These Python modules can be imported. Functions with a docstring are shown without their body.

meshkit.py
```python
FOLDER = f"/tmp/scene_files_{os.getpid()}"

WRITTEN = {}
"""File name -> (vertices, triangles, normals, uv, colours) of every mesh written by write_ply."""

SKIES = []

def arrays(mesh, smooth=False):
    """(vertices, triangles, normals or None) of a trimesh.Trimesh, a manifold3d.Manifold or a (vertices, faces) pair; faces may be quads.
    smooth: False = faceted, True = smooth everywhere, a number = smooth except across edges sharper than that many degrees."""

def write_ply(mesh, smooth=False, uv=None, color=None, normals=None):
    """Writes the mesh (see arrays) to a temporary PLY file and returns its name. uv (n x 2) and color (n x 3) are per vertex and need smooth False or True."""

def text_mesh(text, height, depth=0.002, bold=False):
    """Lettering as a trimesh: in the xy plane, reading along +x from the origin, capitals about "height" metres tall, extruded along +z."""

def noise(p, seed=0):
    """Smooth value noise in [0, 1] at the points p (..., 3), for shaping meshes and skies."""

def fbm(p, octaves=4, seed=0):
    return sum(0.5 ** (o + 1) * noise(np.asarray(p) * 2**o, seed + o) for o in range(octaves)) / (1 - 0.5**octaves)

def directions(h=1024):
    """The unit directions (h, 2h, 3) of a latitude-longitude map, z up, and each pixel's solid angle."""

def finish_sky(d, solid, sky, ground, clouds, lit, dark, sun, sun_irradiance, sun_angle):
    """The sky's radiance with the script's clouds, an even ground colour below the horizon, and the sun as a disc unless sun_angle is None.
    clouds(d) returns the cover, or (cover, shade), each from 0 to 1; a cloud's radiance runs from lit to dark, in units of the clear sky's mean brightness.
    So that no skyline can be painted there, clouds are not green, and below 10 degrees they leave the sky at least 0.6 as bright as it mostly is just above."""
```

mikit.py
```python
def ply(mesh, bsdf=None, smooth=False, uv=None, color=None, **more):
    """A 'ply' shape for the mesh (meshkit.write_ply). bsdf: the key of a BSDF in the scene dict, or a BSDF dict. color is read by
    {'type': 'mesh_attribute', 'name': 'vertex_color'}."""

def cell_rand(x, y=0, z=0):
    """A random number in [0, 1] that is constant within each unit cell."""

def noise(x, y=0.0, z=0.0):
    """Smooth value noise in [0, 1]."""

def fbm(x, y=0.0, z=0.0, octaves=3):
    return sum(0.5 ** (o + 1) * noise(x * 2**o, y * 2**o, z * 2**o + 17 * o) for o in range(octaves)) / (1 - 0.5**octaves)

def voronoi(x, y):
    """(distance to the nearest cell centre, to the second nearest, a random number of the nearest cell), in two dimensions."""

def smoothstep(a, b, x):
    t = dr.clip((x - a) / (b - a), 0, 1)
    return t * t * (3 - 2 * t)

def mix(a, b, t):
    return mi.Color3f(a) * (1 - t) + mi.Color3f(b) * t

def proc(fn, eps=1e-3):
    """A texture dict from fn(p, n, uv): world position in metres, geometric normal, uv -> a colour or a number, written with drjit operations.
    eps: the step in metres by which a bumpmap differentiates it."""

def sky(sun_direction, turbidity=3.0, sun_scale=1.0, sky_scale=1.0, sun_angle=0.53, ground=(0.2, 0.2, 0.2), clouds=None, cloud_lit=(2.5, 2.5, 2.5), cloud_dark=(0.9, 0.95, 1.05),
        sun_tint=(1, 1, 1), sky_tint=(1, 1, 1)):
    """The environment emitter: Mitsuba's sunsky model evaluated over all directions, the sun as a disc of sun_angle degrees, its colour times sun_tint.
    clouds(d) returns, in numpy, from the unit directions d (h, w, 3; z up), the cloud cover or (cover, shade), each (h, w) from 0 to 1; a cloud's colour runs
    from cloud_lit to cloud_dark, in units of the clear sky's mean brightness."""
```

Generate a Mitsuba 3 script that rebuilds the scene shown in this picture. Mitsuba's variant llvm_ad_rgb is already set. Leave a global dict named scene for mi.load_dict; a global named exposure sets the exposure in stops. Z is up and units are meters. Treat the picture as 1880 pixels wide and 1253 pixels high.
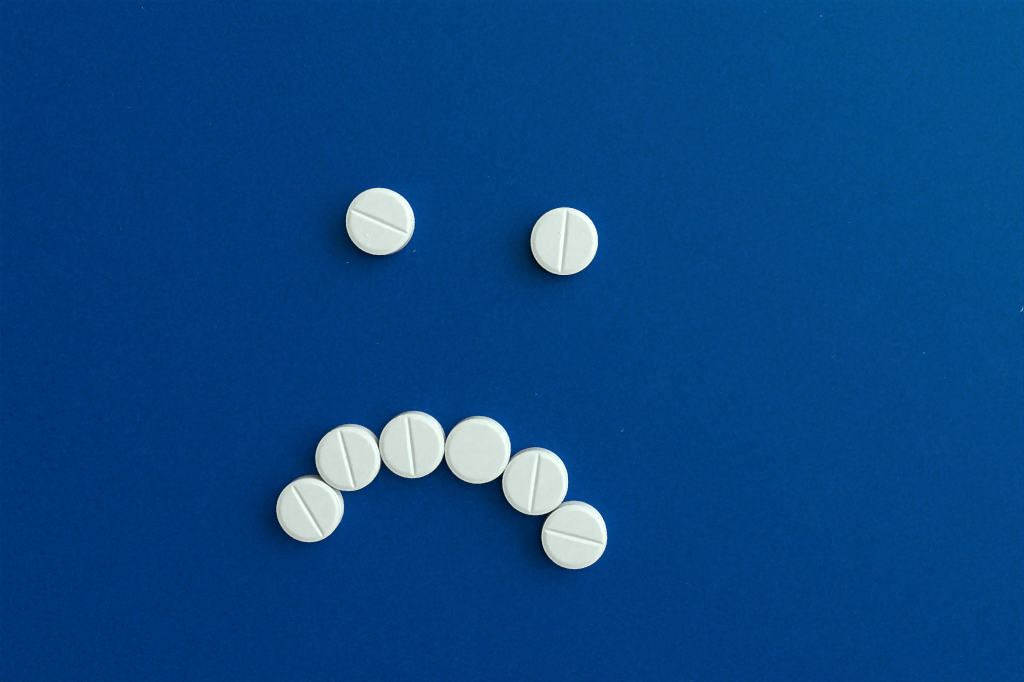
import math
import numpy as np
import drjit as dr
import mitsuba as mi
import mikit
import meshkit

T = mi.ScalarTransform4f
MM = 0.001
scene, labels = {}, {}
exposure = 0.0

# ------------------------------------------------------------------ camera: looks down on the sheet, a few degrees off vertical
scene['camera'] = {
    'type': 'perspective', 'fov': 2 * math.degrees(math.atan(940 / 1900)), 'fov_axis': 'x', 'near_clip': 0.01, 'far_clip': 20.0,
    'to_world': T().look_at(origin=[0, 0, 126.0 * MM], target=[-5.97 * MM, -11.67 * MM, 0], up=[0, 1, 0]),
}

# ------------------------------------------------------------------ lamps: a soft key from the upper right, a broad fill overhead
KEY = dict(azimuth=22, elevation=24, distance=0.80, w=1.25, h=0.54, power=(8.4, 9.55, 9.4))
FILL = dict(azimuth=48, elevation=60, distance=1.5, w=1.5, h=1.5, power=(3.05, 3.22, 2.95))


def lamp(name, azimuth, elevation, distance, w, h, power, label):
    """A softbox that faces the tablets: white diffuser (the light), tapered black housing behind it."""
    a, e = math.radians(azimuth), math.radians(elevation)
    d = np.array([math.cos(e) * math.cos(a), math.cos(e) * math.sin(a), math.sin(e)])
    side = np.cross([0, 0, 1.0], d); side /= np.linalg.norm(side)
    up = np.cross(d, side)
    c = d * distance
    rect = lambda s, k: [c + d * k + side * sx * w / 2 * s + up * sy * h / 2 * s for sx, sy in ((-1, -1), (1, -1), (1, 1), (-1, 1))]
    front = np.array(rect(1, 0))
    v, f = front, np.array([[0, 2, 1], [0, 3, 2]])
    if np.cross(v[2] - v[0], v[1] - v[0]) @ d > 0:
        f = f[:, ::-1]
    scene[name + '__diffuser'] = mikit.ply((v, f), 'lamp_cloth', emitter={'type': 'area', 'radiance': {'type': 'rgb', 'value': list(power)}})
    back = np.array(rect(1.03, -0.02) + rect(1.03, 0.01) + rect(0.25, 0.25 * w))
    q = [[i + o, (i + 1) % 4 + o, (i + 1) % 4 + o + 4, i + o + 4] for o in (0, 4) for i in range(4)] + [[8, 9, 10, 11]]
    scene[name + '__housing'] = mikit.ply((back, np.array(q)), 'lamp_black')
    labels[name] = {'label': label, 'category': 'lamp'}


scene['lamp_cloth'] = {'type': 'diffuse', 'reflectance': {'type': 'rgb', 'value': [0.8, 0.8, 0.8]}}
scene['lamp_black'] = {'type': 'twosided', 'b': {'type': 'diffuse', 'reflectance': {'type': 'rgb', 'value': [0.03, 0.03, 0.03]}}}
lamp('softbox_lamp', **KEY, label='black softbox lamp with white diffuser lighting the sheet from the upper right')
lamp('overhead_lamp', **FILL, label='large dim panel lamp hanging high above the sheet')

# ------------------------------------------------------------------ materials
SCUFFS = [(12.0, -17.2, 1.6), (33.0, -13.4, 1.1), (9.4, -23.0, 1.3), (40.4, -12.8, 2.2), (30.3, -31.4, 1.8), (53.0, -15.2, 2.4), (46.0, -24.0, 2.0), (36.0, -7.0, 1.5)]


def grain(x, y):
    """Fine paper tooth, x and y in mm."""
    return mikit.fbm(x * 3.2, y * 3.2, 1.7, octaves=2) * 0.65 + mikit.noise(x * 11.0, y * 11.0, 5.0) * 0.35


def paper_color(p, n, uv):
    x, y = p.x * 1000.0, p.y * 1000.0
    g = mikit.noise(x * 7.0, y * 7.0, 2.0) * 0.66 + mikit.noise(x * 2.8, y * 2.8, 9.0) * 0.22 + mikit.fbm(x * 0.35, y * 0.35, 4.0) * 0.12
    k = 0.75 + 0.50 * g
    fleck = mikit.smoothstep(0.86, 1.0, mikit.cell_rand(x * 7.5 + y * 1.3, y * 7.5 - x * 1.3, 3.0)) * 0.22
    worn = mi.Float(0)
    for cx, cy, r in SCUFFS:
        d2 = (dr.square(x - cx) + dr.square((y - cy) * 0.8)) / (r * r)
        worn += dr.exp(-d2 * 1.5)
    worn = dr.minimum(worn, 1.0) * mikit.smoothstep(0.45, 0.8, mikit.fbm(x * 1.6, y * 1.6, 8.0)) * 0.11 + fleck
    base = mi.Color3f(0.0001, 0.0335, 0.204) * k
    return mikit.mix(base, mi.Color3f(0.02, 0.13, 0.33), worn)


def paper_height(p, n, uv):
    return grain(p.x * 1000.0, p.y * 1000.0)


scene['blue_paper'] = {
    'type': 'twosided', 'b': {
        'type': 'bumpmap', 'scale': 0.022 * MM, 'arbitrary': mikit.proc(paper_height, eps=0.02 * MM),
        'bsdf': {'type': 'roughplastic', 'distribution': 'ggx', 'alpha': 0.27, 'int_ior': 1.5, 'nonlinear': False,
                 'diffuse_reflectance': mikit.proc(paper_color), 'specular_reflectance': {'type': 'rgb', 'value': [0.01, 0.42, 0.60]}}}}


def chalk_color(p, n, uv):
    x, y, z = p.x * 1000.0, p.y * 1000.0, p.z * 1000.0
    g = mikit.noise(x * 8.0, y * 8.0, z * 8.0) * 0.6 + mikit.noise(x * 2.0, y * 2.0, z * 2.0) * 0.4
    return mi.Color3f(0.83, 0.865, 0.835) * (0.945 + 0.09 * g)


scene['chalk_white'] = {'type': 'twosided', 'b': {'type': 'roughplastic', 'distribution': 'ggx', 'alpha': 0.45, 'int_ior': 1.4, 'diffuse_reflectance': mikit.proc(chalk_color)}}
scene['lint_white'] = {'type': 'twosided', 'b': {'type': 'diffuse', 'reflectance': {'type': 'rgb', 'value': [0.22, 0.44, 0.60]}}}

# ------------------------------------------------------------------ the sheet they lie on
half, thick = 700 * MM, 3 * MM
v = np.array([[sx * half, sy * half, z] for z in (-thick, 0) for sx, sy in ((-1, -1), (1, -1), (1, 1), (-1, 1))])
q = np.array([[3, 2, 1, 0], [4, 5, 6, 7]] + [[i, (i + 1) % 4, (i + 1) % 4 + 4, i + 4] for i in range(4)])
scene['tabletop'] = mikit.ply((v, q), 'blue_paper')
labels['tabletop'] = {'label': 'matt deep blue card surface that all the white tablets lie on', 'category': 'tabletop', 'kind': 'structure'}

# ------------------------------------------------------------------ tablets (all lengths in mm)
R, THICK, BEVEL_R, BEVEL_DROP = 4.0, 2.35, 3.40, 0.095
GROOVE_W, GROOVE_D = 0.31, 0.072


def profile():
    """(r, z) from the middle of the upper face over the bevel, rim and band to the middle of the lower face, with soft corners."""
    top = [(0, THICK + 0.02), (BEVEL_R, THICK), (R - 0.16, THICK - BEVEL_DROP), (R, THICK - BEVEL_DROP - 0.005), (R + 0.012, THICK * 0.62)]
    pts = np.array(top + [(r, THICK - z) for r, z in top[::-1]])
    out, s = [], np.concatenate([[0], np.cumsum(np.linalg.norm(np.diff(pts, axis=0), axis=1))])
    fine = np.linspace(0, s[-1], 6000)
    rr, zz = np.interp(fine, s, pts[:, 0]), np.interp(fine, s, pts[:, 1])
    step = fine[1]
    pad = lambda a, sign: np.concatenate([sign * a[200:0:-1] + (0 if sign < 0 else 0), a, sign * a[-2:-202:-1]])
    def soft(width, values, sign):
        k = np.exp(-0.5 * (np.arange(-200, 201) * step / width) ** 2); k /= k.sum()
        return np.convolve(pad(values, sign), k, 'valid')

    # broad rounding where face meets bevel, a tighter one at the rim
    w = np.clip((np.minimum(fine, s[-1] - fine) - s[1] - 0.12) / 0.2, 0, 1)
    rs = soft(0.10, rr, -1) * (1 - w) + soft(0.03, rr, -1) * w
    zs = soft(0.10, zz, 1) * (1 - w) + soft(0.03, zz, 1) * w
    a = s[1]
    at = np.concatenate([np.linspace(0, a - 0.15, 92)[1:], np.linspace(a - 0.15, a + 0.85, 48)[1:], np.linspace(a + 0.85, s[-1] - a - 0.75, 16)[1:],
                         np.linspace(s[-1] - a - 0.75, s[-1] - a + 0.1, 12)[1:], np.linspace(s[-1] - a + 0.1, s[-1], 6)[1:-1]])
    return np.interp(at, fine, rs), np.interp(at, fine, zs), at, a


def tablet(name, cx, cy, angle, seed, offset=0.0, groove=True, tilt=(0, 0), nicks=(), label=''):
    pr, pz, at, a = profile()
    m = 440
    th = np.arange(m) * 2 * np.pi / m
    rng = np.random.default_rng(seed)
    # outline: a hair out of round
    wob = 1 + 0.0016 * np.cos(2 * th + rng.uniform(0, 6)) + 0.0010 * np.cos(3 * th + rng.uniform(0, 6))
    X = np.concatenate([[0], (pr[:, None] * np.cos(th) * wob).ravel(), [0]])
    Y = np.concatenate([[0], (pr[:, None] * np.sin(th) * wob).ravel(), [0]])
    Z = np.concatenate([[pz[0]], np.repeat(pz, m), [THICK - pz[0]]])
    top = Z > THICK * 0.5
    P = np.stack([X, Y, Z], -1)
    # pressed powder: fine grain and a few soft low spots, along the outward direction
    radial = np.stack([X, Y, 0 * X], -1) / np.maximum(np.hypot(X, Y), 1e-6)[:, None]
    steep = np.clip((np.hypot(X, Y) - BEVEL_R) / (R - BEVEL_R), 0, 1)[:, None] ** 2
    out = radial * steep + np.array([0, 0, 1.0]) * (np.where(top, 1, -1)[:, None]) * (1 - steep)
    g = (meshkit.fbm(P * 5.5, 2, seed) - 0.5) * 0.006 + (meshkit.fbm(P * 1.1, 2, seed + 7) - 0.5) * 0.009
    pits = np.clip(meshkit.noise(P * 4.2, seed + 30) - 0.86, 0, 1) * 0.07
    P = P + out * (g - pits)[:, None]
    # rim chips
    for _ in range(5):
        t = rng.uniform(0, 2 * np.pi); rad = rng.uniform(0.06, 0.13)
        c = np.array([math.cos(t) * (R - 0.05), math.sin(t) * (R - 0.05), THICK - BEVEL_DROP])
        P[:, :] -= (out * 0.5 + radial * 0.5) * (np.exp(-((P - c) ** 2).sum(1) / rad**2) * 0.05)[:, None]
    # nicks: small crescent marks on the face, as lip and dent
    for nx, ny, nr, na, nh in nicks:
        dx, dy = P[:, 0] - nx, P[:, 1] - ny
        d = np.hypot(dx, dy); w = np.clip(np.cos(np.arctan2(dy, dx) - na), 0, 1)
        P[:, 2] += np.where(top, w * nh * (np.exp(-((d - nr) / 0.06) ** 2) - 1.0 * np.exp(-((d - nr + 0.11) / 0.06) ** 2)), 0)
    on = np.zeros(len(P), bool)
    if groove:
        # a pressed V: the lower of the surface and the V, with a soft shoulder
        ca, sa = math.cos(math.radians(angle)), math.sin(math.radians(angle))
        d = -P[:, 0] * sa + P[:, 1] * ca - offset
        d = d + (meshkit.noise(P * 6.0, seed + 50) - 0.5) * 0.008
        vee = THICK - GROOVE_D + (np.sqrt(d * d + 0.03**2) - 0.03) * GROOVE_D / GROOVE_W
        k = 0.025
        h = np.clip(0.5 + 0.5 * (vee - P[:, 2]) / k, 0, 1)
        low = vee * (1 - h) + P[:, 2] * h - k * h * (1 - h)
        along = np.abs(P[:, 0] * ca + P[:, 1] * sa)
        near = top & (np.abs(d) < GROOVE_W + 0.2)
        on = near & (low < P[:, 2] - 0.004)
        P[:, 2] = np.where(near, low, P[:, 2])
    n_ring = len(pr)
    i, j = np.meshgrid(np.arange(n_ring - 1), np.arange(m), indexing='ij')
    A = 1 + i * m + j; B = 1 + i * m + (j + 1) % m; C = B + m; D = A + m
    last = len(P) - 1
    fan = np.stack([np.zeros(m, int), 1 + np.arange(m), 1 + (np.arange(m) + 1) % m], -1)
    end = np.stack([np.full(m, last), 1 + (n_ring - 1) * m + (np.arange(m) + 1) % m, 1 + (n_ring - 1) * m + np.arange(m)], -1)
    F = np.concatenate([fan, np.stack([A, D, C], -1).reshape(-1, 3), np.stack([A, C, B], -1).reshape(-1, 3), end])
    # where it lies: a slight tilt, the lowest point on the sheet
    tx, ty = math.radians(tilt[0]), math.radians(tilt[1])
    rx = np.array([[1, 0, 0], [0, math.cos(tx), -math.sin(tx)], [0, math.sin(tx), math.cos(tx)]])
    ry = np.array([[math.cos(ty), 0, math.sin(ty)], [0, 1, 0], [-math.sin(ty), 0, math.cos(ty)]])
    ring = np.concatenate([[0], np.repeat(at, m), [at[-1] + 1]])
    Q = P @ (rx @ ry).T
    Q[:, 2] -= Q[:, 2].min()
    Q = (Q + [cx, cy, 0.01]) * MM
    N = np.zeros_like(Q)
    fn = np.cross(Q[F[:, 1]] - Q[F[:, 0]], Q[F[:, 2]] - Q[F[:, 0]])
    for c in range(3):
        np.add.at(N, F[:, c], fn)
    N /= np.maximum(np.linalg.norm(N, axis=1, keepdims=True), 1e-30)
    # one continuous surface, told apart by part
    s = ring[F].mean(1)
    score = on[F].sum(1) >= 2
    bevel_end = a + math.hypot(R - 0.16 - BEVEL_R, BEVEL_DROP) + 0.16
    whole = at[-1] + (at[-1] - at[-2])
    parts = {'score_line': score, 'face': ~score & (s < a - 0.01), 'bevel': ~score & (s >= a - 0.01) & (s < bevel_end), 'side': s >= bevel_end}
    parts['side'] &= ~score
    for part, sel in parts.items():
        if not sel.any():
            continue
        used, inv = np.unique(F[sel], return_inverse=True)
        path = meshkit.write_ply((Q[used], inv.reshape(-1, 3)), False, normals=N[used])
        scene[f'{name}__{part}'] = {'type': 'ply', 'filename': path, 'face_normals': False, 'bsdf': {'type': 'ref', 'id': 'chalk_white'}}
    labels[name] = {'label': label, 'category': 'tablet', 'group': 'round white tablets laid out as a sad face'}


tablet('tablet', -21.79, 2.78, -23.4, 11, -0.02, tilt=(-1.1, 0.2), nicks=[(-1.62, -1.78, 0.16, 0.9, 0.045), (-0.85, -2.2, 0.13, 0.3, 0.03), (1.8, -0.2, 0.14, 3.6, 0.03)],
       label='upper left eye tablet of the sad face, scored on a slant and slightly nicked')
tablet('tablet_001', 0.35, 0.46, -95.4, 23, -0.06, nicks=[(-0.72, 0.92, 0.2, 0.7, 0.022), (-0.55, 0.72, 0.2, 0.7, 0.018)],
       label='upper right eye tablet of the sad face, with an almost upright score line')
tablet('tablet_002', -30.98, -32.54, -59.5, 37, -0.08, label='lowest left tablet at the left end of the mouth arc, scored diagonally')
tablet('tablet_003', -26.00, -26.06, -76.1, 41, -0.08, label='second tablet from the left in the mouth arc, steeply scored')
tablet('tablet_004', -18.11, -24.37, -83.7, 53, -0.10, label='third tablet from the left in the mouth arc, left of the unscored one')
tablet('tablet_005', -10.10, -24.95, 0, 67, groove=False, label='plain unscored tablet with a smooth face near the top of the mouth arc')
tablet('tablet_006', -3.06, -28.80, -97.7, 79, -0.06, label='scored tablet just right of and below the plain one in the mouth arc')
tablet('tablet_007', 1.73, -35.46, -14.0, 83, 0.02, label='lowest right tablet at the right end of the mouth arc, scored nearly crosswise')

# ------------------------------------------------------------------ dust on the sheet: motes of about a tenth of a millimetre
MOTES = []   # x, y, diameter


def mote_mesh():
    rng = np.random.default_rng(5)
    import trimesh
    ball = trimesh.creation.icosphere(subdivisions=1, radius=0.5)
    bv, bf = np.array(ball.vertices), np.array(ball.faces)
    V, F, n = [], [], 0
    more = [(rng.uniform(-74, 60), rng.uniform(-60, 34), rng.uniform(0.025, 0.05)) for _ in range(220)]
    for x, y, s in [(x, y, 0.72 * s) for x, y, s in MOTES] + more:
        w = bv * (s * rng.uniform(0.8, 1.25, 3)) * [1, 1, 0.7] + rng.normal(0, 0.05 * s, bv.shape)
        V.append(w + [x, y, 0.3 * s]); F.append(bf + n); n += len(bv)
    # lint: short bent fibres (x, y, direction, length, width)
    for x, y, t, L, s in [(54.91, -7.65, 62, 0.75, 0.12), (-17.9, -0.7, 35, 0.6, 0.05), (-26.1, -2.1, 5, 0.35, 0.05), (32.9, -13.4, 40, 0.4, 0.05), (43.6, -12.9, 50, 0.3, 0.06), (7.6, -22.7, 30, 0.6, 0.045)]:
        u = np.linspace(-0.5, 0.5, 9)
        px = x + u * L * math.cos(math.radians(t)) - (u * u) * L * 0.5 * math.sin(math.radians(t))
        py = y + u * L * math.sin(math.radians(t)) + (u * u) * L * 0.5 * math.cos(math.radians(t))
        rad = s / 2 * (1.05 - 1.6 * np.abs(u))
        for a_, b_, ra in zip(range(8), range(1, 9), rad):
            w = bv * [1, 1, 1] * ra * 2
            for e in (a_,):
                V.append(w * 1.3 + [px[e], py[e], ra + 0.02]); F.append(bf + n); n += len(bv)
    return np.concatenate(V) * MM, np.concatenate(F)


for x, y, s in ((-50.65, 28.56, .14), (30.31, 26.77, .15), (23.84, 27.34, .15), (-54.28, 1.99, .13), (-3.02, -18.21, .13), (-22.56, -12.05, .11), (-42.74, 14.7, .1), (8.26, 23.72, .11),
                (-21.74, -29.24, .11), (-8.95, .51, .11), (-52.74, 16.72, .08), (-60.1, 19.45, .08), (-56.18, 17.07, .07), (-48.68, 19.04, .08), (-43.1, 18.81, .08), (-2.7, 15.51, .06)):
    MOTES.append((x, y, s))
scene['dust'] = mikit.ply(mote_mesh(), 'lint_white', smooth=True)
labels['dust'] = {'label': 'tiny pale specks of dust and lint scattered over the blue card', 'category': 'dust', 'kind': 'stuff'}
